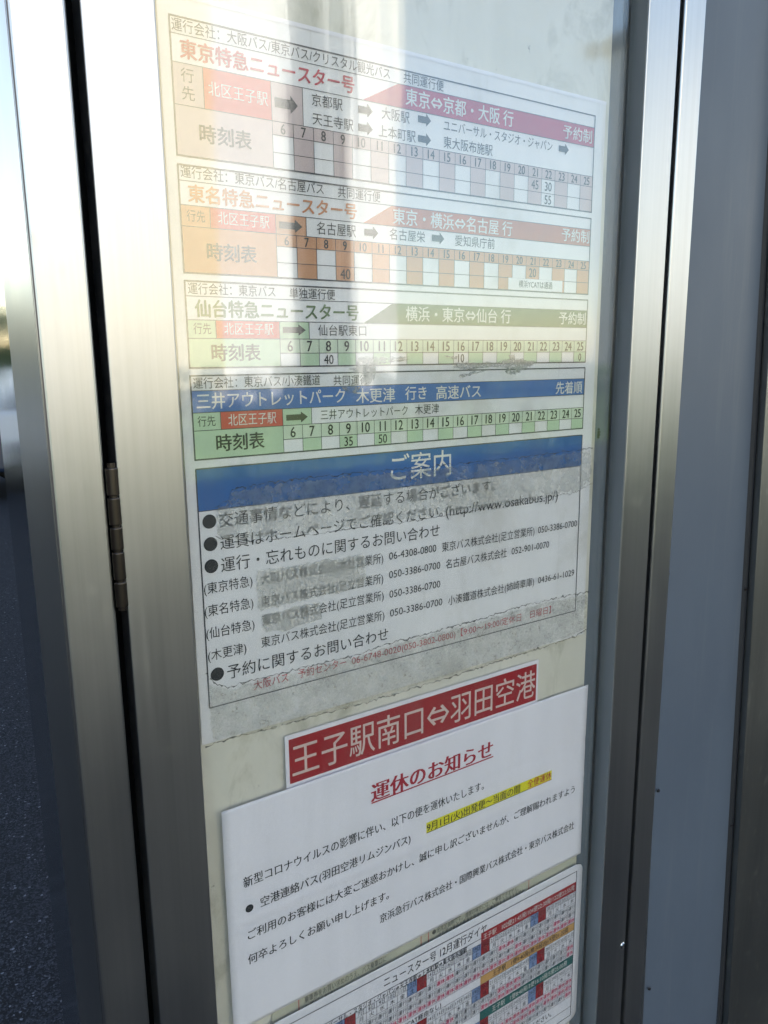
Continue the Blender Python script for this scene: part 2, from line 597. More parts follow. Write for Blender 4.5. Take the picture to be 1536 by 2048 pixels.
b = MB()
xa = lambda y: 1.7178 + .0455 * (y - .0671)
b.add([P(xa(T0 - .4), T0 - .4, -.05), P(2.6, T0 - .4, -.05), P(2.6, ZT / S, -.05), P(xa(ZT / S), ZT / S, -.05),
       P(xa(T0 - .4), T0 - .4, -.027), P(2.6, T0 - .4, .1), P(2.6, ZT / S, .1), P(xa(ZT / S), ZT / S, -.027)],
      [(0, 3, 2, 1), (4, 5, 6, 7), (0, 1, 5, 4), (1, 2, 6, 5), (2, 3, 7, 6), (3, 0, 4, 7)], M['post_steel'])
b.build('shaft', post, bevel=.0012)
b = MB()  # dark strip drawn as the shadow gap between panel and post
b.add([P(xa(T0 - .4) - .020, T0 - .4, -.0204), P(xa(T0 - .4) + .02, T0 - .4, -.0204), P(xa(ZT / S) + .02, ZT / S, -.0204), P(xa(ZT / S) - .020, ZT / S, -.0204),
       P(xa(T0 - .4) - .012, T0 - .4, -.0262), P(xa(T0 - .4) + .02, T0 - .4, -.0262), P(xa(ZT / S) + .02, ZT / S, -.0262), P(xa(ZT / S) - .012, ZT / S, -.0262)],
      [(4, 7, 6, 5), (0, 3, 7, 4)], M['dark'])
b.build('shadow_strip', post)
for y in (.770, 1.604):
    q = MB()
    a_ = P(xa(y) - .010, y, -.0263)
    q.cyl(a_, a_ - Vector((0, .0016, 0)), .0024, M['hinge'], 14, .0017)
    q.build('screw', post)

# ------------------------------------------------------------------ the main timetable poster
pst = thing('timetable_poster', P(.5, .78, .003), 'large worn bus timetable poster with four route tables above a blue-headed information box', 'poster')
b = MB()
b.lbox(-.019, 1.036, -.527, .776, .0, .002, M['paper'])
b.build('sheet', pst)
for i, (y0, y1) in enumerate(((-.5285, -.521),)):
    b = MB()
    b.rect(-.019, 1.036, y0, y1, M['laminate'], .0004)
    b.build('film_edge', pst)
XC, CW = .1759, (1 - .1759) / 20
L1, L2, L3, L4 = .00012, .00022, .00034, .00046


def table(ys, mats, barx, shade, times, left_tint, arrow_tint, title, companies, label, rows):
    """one route table: ys = [top, bar top, bar bottom, header top, row lines ..., bottom]"""
    t = thing('route_table', P(.5, ys[-1]), None, None)
    t.parent = pst
    t.location = P(.5, ys[-1]) - ORG[pst.name]
    t['label'] = label
    tint, bar, headt = mats
    b = MB()                          # tinted areas
    b.rect(0, XC, ys[2], ys[-1], left_tint, L1)
    b.rect(XC, .2378, ys[2], ys[3], arrow_tint, L1)
    b.rect(XC, 1, ys[3], ys[4], headt, L1)
    for i in range(20):
        if shade(i + 6):
            b.rect(XC + i * CW, XC + (i + 1) * CW, ys[4], ys[-1], tint, L1)
    b.build('tinted_cells', t)
    b = MB()
    if barx:
        b.poly([(barx[0], ys[2]), (1, ys[2]), (1, ys[1]), (barx[1], ys[1])], bar, L1)
    else:
        b.rect(0, 1, ys[1], ys[2], bar, L1)
    b.build('title_bar', t)
    b = MB()
    b.rect(.0520, XC, ys[2], ys[3], M['redbox'], L2)
    b.build('station_box', t)
    b = MB()                          # ruled lines
    th = .0028
    for y in (ys[0], ys[-1]):
        b.line(-th / 2, y, 1 + th / 2, y, th, M['rule'], L3)
    for x in (0, 1):
        b.line(x, ys[0], x, ys[-1], th, M['rule'], L3 + 1e-5)
    for y in ys[1:3]:
        b.line(0, y, 1, y, .0013, M['rule'], L3 + 2e-5)
    b.line(0, ys[3], 1, ys[3], .0013, M['rule'], L3 + 2e-5)
    for y in ys[4:-1]:
        b.line(XC, y, 1, y, .0012, M['rule'], L3 + 2e-5)
    for x in (.0520, .2378):
        b.line(x, ys[2], x, ys[3], .0013, M['rule'], L3 + 3e-5)
    for i in range(20):
        b.line(XC + i * CW, ys[3] if i else ys[2], XC + i * CW, ys[-1], .0011, M['rule'], L3 + 4e-5)
    b.build('ruled_lines', t)
    b = MB()
    hm = (ys[3] + ys[4]) / 2
    hh = (ys[4] - ys[3]) * .76
    for i in range(20):
        b.ctext(str(i + 6), XC + (i + .5) * CW, hm, hh, M['ink'], L4, .018, .86)
    for hr, r, s_ in times:
        y0, y1 = ys[4 + r], ys[5 + r]
        b.ctext(s_, XC + (hr - 6 + .5) * CW, (y0 + y1) / 2, min(.019, (y1 - y0) * .72), M['ink'], L4, .01, .85)
    for s_, x0, x1, y, h in companies:
        b.text(s_, x0, x1, y, h, M['ink'], L4)
    for s_, x0, x1, y, h, bold in rows['ink']:
        b.text(s_, x0, x1, y, h, M['ink'], L4, bold)
    b.letters(t, 'hour_figures')
    b = MB()
    for s_, x0, x1, y, h, bold in rows['white']:
        b.text(s_, x0, x1, y, h, M['whiteink'], L4, bold)
    b.letters(t)
    if title:
        b = MB()
        b.text(title[0], title[1], title[2], title[3], title[4], title[5], L4, .028)
        b.letters(t)
    for x0, x1, y, h in rows['arrows']:
        b = MB()
        b.arrow(x0, x1, y, h, M['ink'], L4)
        b.build('arrow', t)
    return t


odd = lambda n: n % 2 == 1
table([-.4924, -.4667, -.4243, -.3604, -.3379, -.3088, -.2819], (M['pink'], M['magenta'], M['pink']), (.3646, .447),
      lambda n: odd(n), [(21, 0, '45'), (22, 0, '30'), (22, 1, '55')], M['pink'], M['pink'],
      ('東京特急ニュースター号', .0151, .3467, -.4455, .0275, M['redtitle']),
      [('運行会社：大阪バス/東京バス/クリスタル観光バス', .0030, .4277, -.4796, .0185), ('共同運行便', .4592, .5571, -.4797, .0190)],
      'route table with the crimson title bar', {
          'ink': [('行', .014, .036, -.4065, .0205, 0), ('先', .014, .036, -.3790, .0205, 0), ('時刻表', .0411, .1347, -.3205, .028, .02),
                  ('京都駅', .2564, .3208, -.4078, .0200, 0), ('天王寺駅', .2569, .3434, -.3760, .0200, 0),
                  ('大阪駅', .4076, .4731, -.4085, .0205, 0), ('上本町駅', .4000, .4875, -.3760, .0210, 0),
                  ('ユニバーサル・スタジオ・ジャパン', .5576, .8648, -.4083, .0205, 0), ('東大阪布施駅', .5578, .6888, -.3769, .0215, 0)],
          'white': [('東京⇔京都・大阪 行', .4643, .7461, -.4462, .0290, .015), ('予約制', .8975, .9913, -.4449, .0270, .01), ('北区王子駅', .0600, .1688, -.3933, .0215, 0)],
          'arrows': [(.1822, .2275, -.3918, .030), (.3551, .3874, -.4073, .024), (.3545, .3869, -.3757, .024), (.4937, .5258, -.4113, .024), (.4936, .5259, -.3753, .024), (.8853, .9174, -.4082, .024)]})
table([-.2678, -.2430, -.2046, -.1707, -.1495, -.1212, -.0945], (M['orange'], M['orangebar'], M['orange']), (.3620, .430),
      odd, [(9, 1, '40'), (21, 0, '20')], M['orange'], M['orange'],
      ('東名特急ニュースター号', .0151, .3475, -.2234, .0270, M['orangetitle']),
      [('運行会社：東京バス/名古屋バス', .0040, .2764, -.2567, .0185), ('共同運行便', .3068, .4024, -.2556, .0190)],
      'route table with the orange title bar', {
          'ink': [('行先', .0105, .0425, -.1877, .0180, 0), ('時刻表', .0432, .1356, -.1310, .028, .02), ('名古屋駅', .2598, .3451, -.1875, .0215, 0),
                  ('名古屋栄', .4234, .5109, -.1892, .0205, 0), ('愛知県庁前', .5894, .6993, -.1888, .0205, 0)],
          'white': [('東京・横浜⇔名古屋 行', .4324, .7496, -.2234, .0285, .012), ('予約制', .9040, .9957, -.2247, .0270, .01), ('北区王子駅', .0660, .1629, -.1886, .0205, 0)],
          'arrows': [(.1826, .2294, -.1868, .023), (.3644, .3969, -.1884, .024), (.5282, .5607, -.1900, .024)]})
table([-.0813, -.0563, -.0165, .0149, .0410, .0656], (M['green'], M['greenbar'], M['green2']), (.3600, .430),
      odd, [(8, 0, '40'), (16, 0, '10'), (25, 0, '0')], M['green'], M['green'],
      ('仙台特急ニュースター号', .0162, .3477, -.0353, .0280, M['greentitle']),
      [('運行会社：東京バス', .0049, .1700, -.0687, .0185), ('単独運行便', .1987, .2961, -.0680, .0185)],
      'route table with the green title bar', {
          'ink': [('行先', .0108, .0430, -.0015, .0180, 0), ('時刻表', .0419, .1352, .0400, .0285, .02), ('仙台駅東口', .2572, .3655, -.0014, .0200, 0)],
          'white': [('横浜・東京⇔仙台 行', .4620, .7508, -.0366, .0285, .012), ('予約制', .9040, .9943, -.0367, .0270, .01), ('北区王子駅', .0671, .1635, -.0018, .0200, 0)],
          'arrows': [(.1822, .2303, -.0015, .021)]})
table([.0792, .1054, .1441, .1759, .2022, .2277], (M['green'], M['bluebar'], M['green2']), None,
      odd, [(9, 0, '35'), (11, 0, '50')], M['green'], M['green'], None,
      [('運行会社：東京バス/小湊鐵道', .0044, .2586, .0924, .0190), ('共同運行', .2882, .3676, .0943, .0185)],
      'route table with the full-width blue title bar', {
          'ink': [('行先', .0088, .0419, .1598, .0180, 0), ('時刻表', .0416, .1357, .2008, .0290, .02), ('三井アウトレットパーク', .2575, .4657, .1598, .0190, 0), ('木更津', .4846, .5486, .1594, .0200, 0)],
          'white': [('三井アウトレットパーク', .0090, .3136, .1244, .0270, .012), ('木更津', .3398, .4336, .1262, .0275, .012), ('行き', .4598, .5149, .1249, .0265, .012),
                    ('高速バス', .5410, .6659, .1262, .0275, .012), ('先着順', .9011, .9925, .1264, .0275, .01), ('北区王子駅', .0663, .1622, .1600, .0205, 0)],
          'arrows': [(.1831, .2292, .1612, .021)]})
# information box
inf = thing('information_box', P(.5, .704), None, None)
inf.parent = pst
inf.location = P(.5, .704) - ORG[pst.name]
b = MB()
b.rect(0, 1, .2443, .3218, M['bluehead'], L1)
b.build('heading_bar', inf)
b = MB()
for y in (.2443, .7042):
    b.line(0, y, 1, y, .0026, M['rule'], L3)
for x in (0, 1):
    b.line(x, .2443, x, .7042, .0026, M['rule'], L3 + 1e-5)
b.line(0, .3218, 1, .3218, .0016, M['rule'], L3 + 2e-5)
b.build('ruled_lines', inf)
b = MB()
b.text('ご案内', .4217, .5822, .2798, .054, M['whiteink'], L4, .004)
b.letters(inf)
for x, y in ((.0200, .3423), (.0200, .3848), (.0190, .4268), (.0190, .6395)):
    q = MB()
    q.disc(x, y, .0133, M['ink'], L4)
    q.build('bullet', inf)
b = MB()
tx = lambda s_, x0, x1, y, h, **kw: b.text(s_, x0, x1, y, h, M['ink'], L4, **kw)
tx('交通事情などにより、遅延する場合がございます。', .0391, .7122, .3432, .0265)
tx('運賃はホームページでご確認ください。', .0387, .5601, .3860, .0265)
tx('(http://www.osakabus.jp/)', .5692, .9205, .3879, .0240)
tx('運行・忘れものに関するお問い合わせ', .0378, .5516, .4286, .0275)
A, Bn = '東京バス株式会社(足立営業所)', '050-3386-0700'
for row in ((('(東京特急)', .0023, .0991, .4685), ('大阪バス株式会社(本社営業所)', .1166, .4004, .4697), ('06-4308-0800', .4155, .5424, .4682), (A, .5584, .8439, .4697), (Bn, .8560, .9930, .4690)),
            (('(東名特急)', .0011, .0990, .5120), (A, .1154, .3998, .5145), ('050-3386-0700', .4150, .5538, .5095), ('名古屋バス株式会社', .5701, .7542, .5110), ('052-901-0070', .7700, .8955, .5100)),
            (('(仙台特急)', .0017, .0993, .5559), (A, .1158, .4003, .5527), (Bn, .4155, .5541, .5533)),
            (('(木更津)', .0026, .0802, .5998), (A, .1116, .4017, .5974), (Bn, .4165, .5601, .5965), ('小湊鐵道株式会社(姉崎車庫)', .5771, .8476, .5987), ('0436-61-1029', .8612, .9900, .5982))):
    for s_, x0, x1, y in row:
        nm = s_[0].isdigit()
        tx(s_, x0, x1, y, .0165 if nm else .0215)
tx('予約に関するお問い合わせ', .0386, .4113, .6420, .0275)
b.letters(inf)
b = MB()
b.text('大阪バス　予約センター', .0920, .3037, .6823, .0190, M['redtitle'], L4)
b.text('06-6748-0020(050-3802-0800)【9:00～19:00/定休日　日曜日】', .3173, .9096, .6831, .0190, M['redtitle'], L4)
b.letters(inf)


def blob(pts, seed, jag=.003, sub=5):
    """ragged outline through pts"""
    r_ = random.Random(seed)
    out = []
    for i in range(len(pts)):
        (x0, y0), (x1, y1) = pts[i], pts[(i + 1) % len(pts)]
        for q in range(sub):
            t = q / sub
            out.append((x0 + (x1 - x0) * t + r_.uniform(-jag, jag), y0 + (y1 - y0) * t + r_.uniform(-jag, jag)))
    return out


def faded(b, vals, name, parent):
    """link b with a per-vertex fade towards the film's edge"""
    o = b.build(name, parent)
    at = o.data.attributes.new('fade', 'FLOAT', 'POINT')
    at.data.foreach_set('value', vals)
    return o


def flat(pts, mat, name, parent, off, ins=.80):
    cx, cy = sum(p[0] for p in pts) / len(pts), sum(p[1] for p in pts) / len(pts)
    n = len(pts)
    ring = pts + [(cx + (x - cx) * ins, cy + (y - cy) * ins) for x, y in pts]
    b = MB()
    b.add([P(x, y) - Vector((0, off, 0)) for x, y in ring], [(i, (i + 1) % n, n + (i + 1) % n, n + i) for i in range(n)] + [tuple(range(n, 2 * n))], mat)
    return faded(b, [0.1] * n + [1.0] * n, name, parent)


def along(pts, x):
    for (x0, y0), (x1, y1) in zip(pts, pts[1:]):
        if x <= x1:
            return y0 + (y1 - y0) * max(0, (x - x0)) / (x1 - x0)
    return pts[-1][1]


# torn, greyed skin between the green and the blue route tables
for i, pts in enumerate(([(.336, .046), (.412, .0435), (.474, .044), (.486, .050), (.440, .054), (.398, .058), (.384, .066), (.389, .082), (.380, .098), (.364, .112), (.350, .102), (.352, .086), (.330, .080), (.318, .072), (.338, .064)],
                         [(.575, .060), (.700, .062), (.735, .054), (.765, .052), (.802, .056), (.850, .060), (.828, .074), (.800, .086), (.770, .094), (.742, .092), (.757, .078), (.700, .074), (.640, .074), (.600, .080), (.570, .074)],
                         [(.742, .047), (.765, .045), (.770, .060), (.748, .061)], [(.558, .046), (.575, .049), (.60, .050), (.598, .055), (.565, .052)],
                         [(.600, .090), (.640, .083), (.685, .080), (.64, .090), (.60, .096)], [(.30, .105), (.33, .100), (.352, .108), (.345, .122), (.31, .117)])):
    flat(blob(pts, i, .0022, 5), M['scuff'], 'scuff_mark', pst, .00075 + i * 1e-5, .62)

# ------------------------------------------------------------------ old tape on the poster
TG = 'strips of old tape on the poster'


def edge(pts, seed, wd, parent, off):
    r_ = random.Random(seed)
    fine = []
    for (x0, y0), (x1, y1) in zip(pts, pts[1:]):
        n = max(3, int(abs(x1 - x0) / .006 + abs(y1 - y0) / .006))
        fine += [(x0 + (x1 - x0) * i / n, y0 + (y1 - y0) * i / n + r_.uniform(-.0028, .0028)) for i in range(n)]
    fine.append(pts[-1])
    up = [(x + r_.uniform(-.001, .001), y - abs(r_.gauss(0, wd))) for x, y in fine]
    dn_ = [(x, y + abs(r_.gauss(0, wd))) for x, y in fine]
    b = MB()
    n = len(fine)
    b.add([P(*q) - Vector((0, off, 0)) for q in up + dn_], [(i, n + i, n + i + 1, i + 1) for i in range(n - 1)], M['crack'])
    b.build('frayed_edge', parent)


def tape(top, bot, mat, label, seed, off, wd):
    t = thing('old_tape', P((top[0][0] + top[-1][0]) / 2, bot[0][1]) - Vector((0, off, 0)), label, 'tape', TG)
    x0, x1 = max(top[0][0], bot[0][0]), min(top[-1][0], bot[-1][0])
    n = max(10, int((x1 - x0) / .012))
    r_ = random.Random(seed)
    b, vs, fd = MB(), [], []
    rows = ((0, .15), (.10, .85), (.22, 1), (.78, 1), (.90, .85), (1, .15))
    for i in range(n + 1):
        x = x0 + (x1 - x0) * i / n
        ya, yb = along(top, x) + r_.uniform(-.002, .002), along(bot, x) + r_.uniform(-.002, .002)
        for q, f in rows:
            vs.append(P(x, ya + (yb - ya) * q) - Vector((0, off + r_.uniform(0, .0001), 0)))
            fd.append(f * (.2 if i in (0, n) else 1))
    m_ = len(rows)
    b.add(vs, [(i * m_ + q, i * m_ + q + 1, (i + 1) * m_ + q + 1, (i + 1) * m_ + q) for i in range(n) for q in range(m_ - 1)], mat)
    faded(b, fd, 'film', t)
    if wd:
        edge(top, seed + 1, wd, t, off + .0001)
        edge(bot, seed + 2, wd, t, off + .0001)
    return t


t1t = [(.030, .318), (.058, .308), (.066, .288), (.110, .284), (.155, .2815), (.322, .280), (.446, .283), (.728, .284), (1.041, .280)]
t1b = [(.030, .372), (.068, .3880), (.205, .3940), (.394, .3969), (.581, .3981), (.731, .3945), (.983, .3880), (1.048, .3690)]
tape(t1t, t1b, M['tape'], 'crinkled clear tape across the blue heading of the information box', 11, .00060, .0011)
t2t = [(-.004, .630), (.010, .655), (.038, .671), (.106, .6685), (.314, .672), (.443, .664), (.674, .662), (.803, .654), (.998, .658), (1.050, .660)]
t2b = [(-.013, .778), (.080, .780), (.311, .786), (.541, .786), (.741, .782), (1.004, .776), (1.050, .762)]
tape(t2t, t2b, M['tape2'], 'wide dirty yellowed tape along the bottom edge of the timetable poster', 21, .00062, .0016)
tape([(.096, .4467), (.22, .448), (.358, .4500)], [(.102, .536), (.18, .532), (.27, .530), (.364, .5256)], M['patch'], 'small yellowed tape patch over the office names in the information box', 31, .00062, 0)
tape([(.108, .538), (.17, .536), (.25, .534)], [(.112, .578), (.17, .585), (.262, .574)], M['patch'], 'faint tape remnant below the yellowed patch in the information box', 41, .00062, 0)

b = MB()
b.rect(.7400, .9098, -.1213, -.0960, M['paper'], .0010)
b.text('横浜YCATは通過', .7716, .8770, -.1090, .0150, M['ink'], .0012, .008)
so = b.build('correction_label')
tag(so, 'small white paper label stuck over the bottom row of the orange route table', 'label')
b = MB()
for dx, dy, rr in ((0, 0, .0030), (.0006, .007, .0040), (.0002, .0135, .0042), (-.0008, .020, .0036)):
    c_ = P(1.0605 + dx, .234 + dy, -.0005)
    ico = bmesh.new()
    bmesh.ops.create_uvsphere(ico, u_segments=10, v_segments=7, radius=rr * S)
    b.add([q.co * 1.0 + c_ for q in ico.verts], [[q.index for q in f.verts] for f in ico.faces], M['ink'])
    ico.free()
so = b.build('dead_insect', smooth=True)
tag(so, 'small black speck like a dead insect beside the right edge of the poster', 'insect')

# ------------------------------------------------------------------ red route strip, notice, calendar, old sheet
st = thing('route_strip', P(.51, 1.06, -.002), 'white sheet with a red band of large white lettering above the notice', 'sign')
b = MB()
b.lbox(.1530, .8700, .8080, 1.05, -.0030, -.0022, M['white'])
b.build('sheet', st)
b = MB()
b.rect(.1615, .8635, .8180, .9172, M['stripred'], .0030 * S + .0001)
b.build('red_band', st)
b = MB()
b.text('王子駅南口⇔羽田空港', .1680, .8594, .8700, .0700, M['stripink'], .0030 * S + .0003, -.004)
b.letters(st)


def wob(x, y):
    """the notice stands a little off the board and keeps its fold creases"""
    u = (x - .53) / .53
    v_ = (y - 1.18) / .26
    cr = 0.0006 * math.exp(-((y - 1.185) / .006) ** 2) - .0005 * math.exp(-((y - 1.085) / .01) ** 2)
    return .0026 + .0007 * math.sin(3.1 * x + 1.0) + .0006 * v_ * v_ + .0004 * u * u + cr


def sheet(x0, x1, y0, y1, warp, mat, name, parent, nx=40, ny=40, rc=0.0):
    b = MB()
    vs, fs = [], []
    ys_ = [y0 + (y1 - y0) * j / ny for j in range(ny + 1)]
    for j, y in enumerate(ys_):
        ins = 0.0
        if rc:
            e = min(y - y0, y1 - y)
            if e < rc:
                ins = rc - math.sqrt(max(0, rc * rc - (rc - e) ** 2))
        for i in range(nx + 1):
            x = x0 + ins + (x1 - x0 - 2 * ins) * i / nx
            vs.append(P(x, y) - Vector((0, warp(x, y), 0)))
    for j in range(ny):
        for i in range(nx):
            a = j * (nx + 1) + i
            fs.append((a, a + nx + 1, a + nx + 2, a + 1))
    b.add(vs, fs, mat)
    o = b.build(name, parent, smooth=True)
    so_ = o.modifiers.new('thickness', 'SOLIDIFY')
    so_.thickness = .00012
    so_.offset = -1
    return o


nt = thing('suspension_notice', P(.53, 1.44, -.006), 'large white notice with red underlined heading and a yellow highlighted line', 'notice')
sheet(.0079, 1.0555, .9220, 1.4330, wob, M['white'], 'sheet', nt, 60, 60)
b = MB(wob)
b.text('運休のお知らせ', .3570, .7149, 1.0045, .0430, M['noticered'], .0002, .018, serif=True)
b.line(.3565, 1.0275, .7182, 1.0275, .0034, M['noticered'], .0002)
b.build('heading', nt)
b = MB(wob)
for i in range(20):
    b.rect(.5105 + .0209 * i, .5105 + .0209 * (i + 1), 1.1342, 1.1625, M['yellow'], .0001)
b.build('highlight', nt)
b = MB(wob)
se = dict(off=.0002, serif=True)
b.text('新型コロナウイルスの影響に伴い、以下の便を運休いたします。', .0462, .6891, 1.0970, .0225, M['ink'], **se)
b.text('空港連絡バス(羽田空港リムジンバス)', .0813, .4637, 1.1570, .0225, M['ink'], **se)
q = MB(wob)
q.disc(.0563, 1.1588, .0088, M['ink'], .0002)
q.build('bullet', nt)
b.text('9月1日(火)出発便～当面の間', .5119, .8136, 1.1482, .0215, M['ink'], **se)
b.line(.5110, 1.1612, .8400, 1.1612, .0017, M['ink'], .0002)
b.text('ご利用のお客様には大変ご迷惑おかけし、誠に申し訳ございませんが、ご理解賜われますよう', .0498, 1.0202, 1.2205, .0220, M['ink'], **se)
b.text('何卒よろしくお願い申し上げます。', .0475, .4009, 1.2780, .0225, M['ink'], **se)
b.text('京浜急行バス株式会社・国際興業バス株式会社・東京バス株式会社', .3752, 1.0235, 1.3320, .0225, M['ink'], **se)
b.letters(nt, 'underline')
b = MB(wob)
b.text('全便運休', .8400, .9278, 1.1472, .0215, M['noticered'], **se)
b.line(.8400, 1.1612, .9290, 1.1612, .0017, M['noticered'], .0002)
b.letters(nt, 'underline')

old = thing('old_notice', P(.53, 1.62, 0), 'faded beige notice mostly hidden behind the two white sheets', 'notice')
b = MB()
b.lbox(.10, 1.048, 1.38, 1.62, .0008, .0030, M['oldpaper'])
b.build('sheet', old)
for x in (.1640, .5000, .5225, .8620):
    b = MB()
    b.line(x, 1.385, x, 1.615, .0022, M['redline'], .0001)
    b.build('ruled_line', old)
b = MB()
for s_, x0, x1, y in (('乗車券をお買い求めのうえ、バス乗車口に', .1782, .3970, 1.4535), ('お並びください。', .1785, .2700, 1.4730), ('座席定員制です。満席の場合には、ご乗車できません。', .548, .8238, 1.4490),
                      ('立ち席は車両の乗車定員並びに高速道路を走行する為禁止', .5529, .8445, 1.4665), ('されております。', .5529, .64, 1.484)):
    b.text(s_, x0, x1, y, .0165, M['greyink'], .0002)
b.disc(.5400, 1.4495, .006, M['greyink'], .0002)
b.letters(old, 'bullet')


def wob2(x, y):
    v_ = max(0, (1.50 - y) / .05)
    return .0030 + .0012 * v_ * v_ + .0004 * math.sin(4 * x)


cl = thing('calendar_sheet', P(.57, 1.99, -.006), 'laminated white sheet with a December running calendar in coloured bands', 'calendar')
sheet(.075, 1.0665, 1.4610, 1.985, wob2, M['laminate'], 'sheet', cl, 40, 80, .028)
XR, CC = 1.0420, .02953
xcol = lambda d: XR - (32 - d) * CC
week = '月火水木金土日'
wd = lambda d: week[d % 7]           # 1st is a Tuesday
blocks = [(1.5180, 1.5475, [1.5640, 1.5845, 1.6070, 1.6293, 1.6487], M['calred'], M['whiteink'], '王子駅　102便21:45発/104便22:30発/122便22:55発', .694, 1.036,
           [{15, 16, 22, 23}, {24, 29}, set(range(1, 32))]),
          (1.6487, 1.6741, [1.6967, 1.7163, 1.7360, 1.7574], M['calorange'], M['ink'], '王子駅　1便9:40発(横浜経由)/5便21:20発', .730, 1.018,
           [{8, 15, 16, 22, 23, 24, 31}, {20, 21, 22, 23, 24, 31}]),
          (1.7574, 1.7854, [1.8085, 1.8300, 1.8517, 1.8716, 1.8948], M['calgreen'], M['whiteink'], '王子駅　1便8:40発/3便16:10発/5便25:00発', .730, 1.018,
           [set(range(1, 32)), set(range(1, 32)) - {27}, {23, 24, 31}])]
wf = dict()
lin, ik, pk, wh = MB(wob2), MB(wob2), MB(wob2), MB(wob2)


def cell(x0, x1, y0, y1, mat):
    q = MB(wob2)
    q.rect(x0, x1, y0, y1, mat, .00012)
    q.build('weekend_cell', cl)



for y in (1.4846, 1.9322, 1.9631):
    lin.line(.095, y, XR, y, .0022 if y < 1.9 or y > 1.95 else .0013, M['rule'], .0003)
lin.line(XR, 1.4846, XR, 1.9631, .0022, M['rule'], .00031)
lin.line(.095, 1.4846, .095, 1.9631, .0022, M['rule'], .00031)
lin.build('border', cl)
lin = MB(wob2)
lin.line(.095, 1.5330, xcol(20), 1.5330, .0018, M['rule'], .0003)
lin.build('title_rule', cl)
lin = MB(wob2)
for yb0, yb1, ys_, bm, tm, s_, sx0, sx1, off_ in blocks:
    bar = MB(wob2)
    for i in range(12):
        bar.rect(xcol(20 + i), xcol(21 + i), yb0, yb1, bm, .00012)
    bar.build('title_band', cl)
    (wh if tm is M['whiteink'] else ik).text(s_, sx0, sx1, (yb0 + yb1) / 2, .0165, tm, .0004)
    for d in range(3, 32):
        x0, x1 = xcol(d), xcol(d + 1)
        xm = (x0 + x1) / 2
        if wd(d) == '土':
            cell(x0, x1, yb1, ys_[1], M['calblue'])
        if wd(d) == '日':
            cell(x0, x1, yb1, ys_[1], M['calred'])
        top = [yb1] + ys_
        lin.line(x0, yb1, x0, ys_[-1], .0010, M['rule'], .0003)
        ik.ctext(f'{d}日', xm, (top[0] + top[1]) / 2, .0132, M['ink'], .0004, 0, .86, False)
        ik.ctext(wd(d), xm, (top[1] + top[2]) / 2, .0132, M['ink'], .0004, 0, 1, False)
        for r_ in range(len(ys_) - 2):
            yc = (top[2 + r_] + top[3 + r_]) / 2
            if d in off_[r_]:
                pk.ctext('運休', xm, yc, .0138, M['calpink'], .0004, .015, .86, False)
            else:
                ik.ctext('運行', xm, yc, .0138, M['ink'], .0004, 0, .86, False)
    for y in [yb1] + ys_:
        lin.line(xcol(3), y, XR, y, .0010, M['rule'], .00032)
    lin.build('ruled_lines', cl)
    lin = MB(wob2)
pk.letters(cl, 'cancelled_entries')
wh.letters(cl)
ik.text('ニュースター号 12月運行ダイヤ', .3836, .7056, 1.5090, .0265, M['ink'], .0004)
ik.text('ユニバーサル・スタジオ・ジャパン⇒天王寺駅⇒上本町駅⇒東大阪布施駅', .205, .6398, 1.5420, .0155, M['ink'], .0004, .012)
ik.text('(横浜YCAT経由なし)', .400, .5562, 1.6625, .0160, M['ink'], .0004, .012)
ik.text('詳しくは、ホームページをご確認ください。', .60, .960, 1.9130, .0190, M['ink'], .0004, .01)
ik.letters(cl, 'date_and_service_entries')

# ------------------------------------------------------------------ street around: buildings, trees, cars
M['cream'] = plain('cream_wall', (.82, .805, .76), .8, 0, .06, 2)
M['ochre'] = plain('ochre_wall', (.82, .715, .48), .8, 0, .06, 2)
M['white_wall'] = plain('white_wall', (.80, .78, .72), .8, 0, .04, 2)
M['darkwall'] = plain('dark_wall', (.10, .09, .085), .8, 0, .1, 2)
M['greywall'] = plain('grey_wall', (.30, .30, .29), .8, 0, .08, 2)
M['winglass'] = plain('window_glass', (.02, .025, .03), .08)
M['alu'] = plain('window_frame', (.35, .35, .34), .4, .8)
M['roof'] = plain('roof_slab', (.25, .24, .23), .8)


def building(name, x0, x1, y0, y1, h, front, wall, wins, label, pillars=()):
    """front: +1 the windows face +Y, -1 they face -Y"""
    t = thing(name, ((x0 + x1) / 2, (y0 + y1) / 2, 0), label, 'building')
    b = MB()
    b.box((x0, y0, 0), (x1, y1, h), wall)
    b.build('wall', t)
    b = MB()
    b.box((x0 - .3, y0 - .3, h + .002), (x1 + .3, y1 + .3, h + .35), M['roof'])
    b.build('roof', t, bevel=.03)
    yf = y1 if front > 0 else y0
    for (a, c, z0, z1) in wins:
        b = MB()
        f_ = front
        ys_ = sorted((yf - .02 * f_, yf + .07 * f_))
        for xx0, xx1, zz0, zz1 in ((a, a + .08, z0, z1), (c - .08, c, z0, z1), (a + .08, c - .08, z1 - .08, z1), (a + .08, c - .08, z0, z0 + .08)):
            b.box((xx0, ys_[0], zz0), (xx1, ys_[1], zz1), M['alu'])
        wo = b.build('window', t)
        b = MB()
        ys_ = sorted((yf - .01 * f_, yf + .02 * f_))
        b.box((a + .08, ys_[0], z0 + .08), (c - .08, ys_[1], z1 - .08), M['winglass'])
        b.build('pane', wo)
    for (a, c, dp) in pillars:
        b = MB()
        ys_ = sorted((yf + .003 * front, yf + dp * front))
        b.box((a, ys_[0], 0), (c, ys_[1], h - .3), M['white_wall'])
        b.build('pillar', t, bevel=.03)
    return t


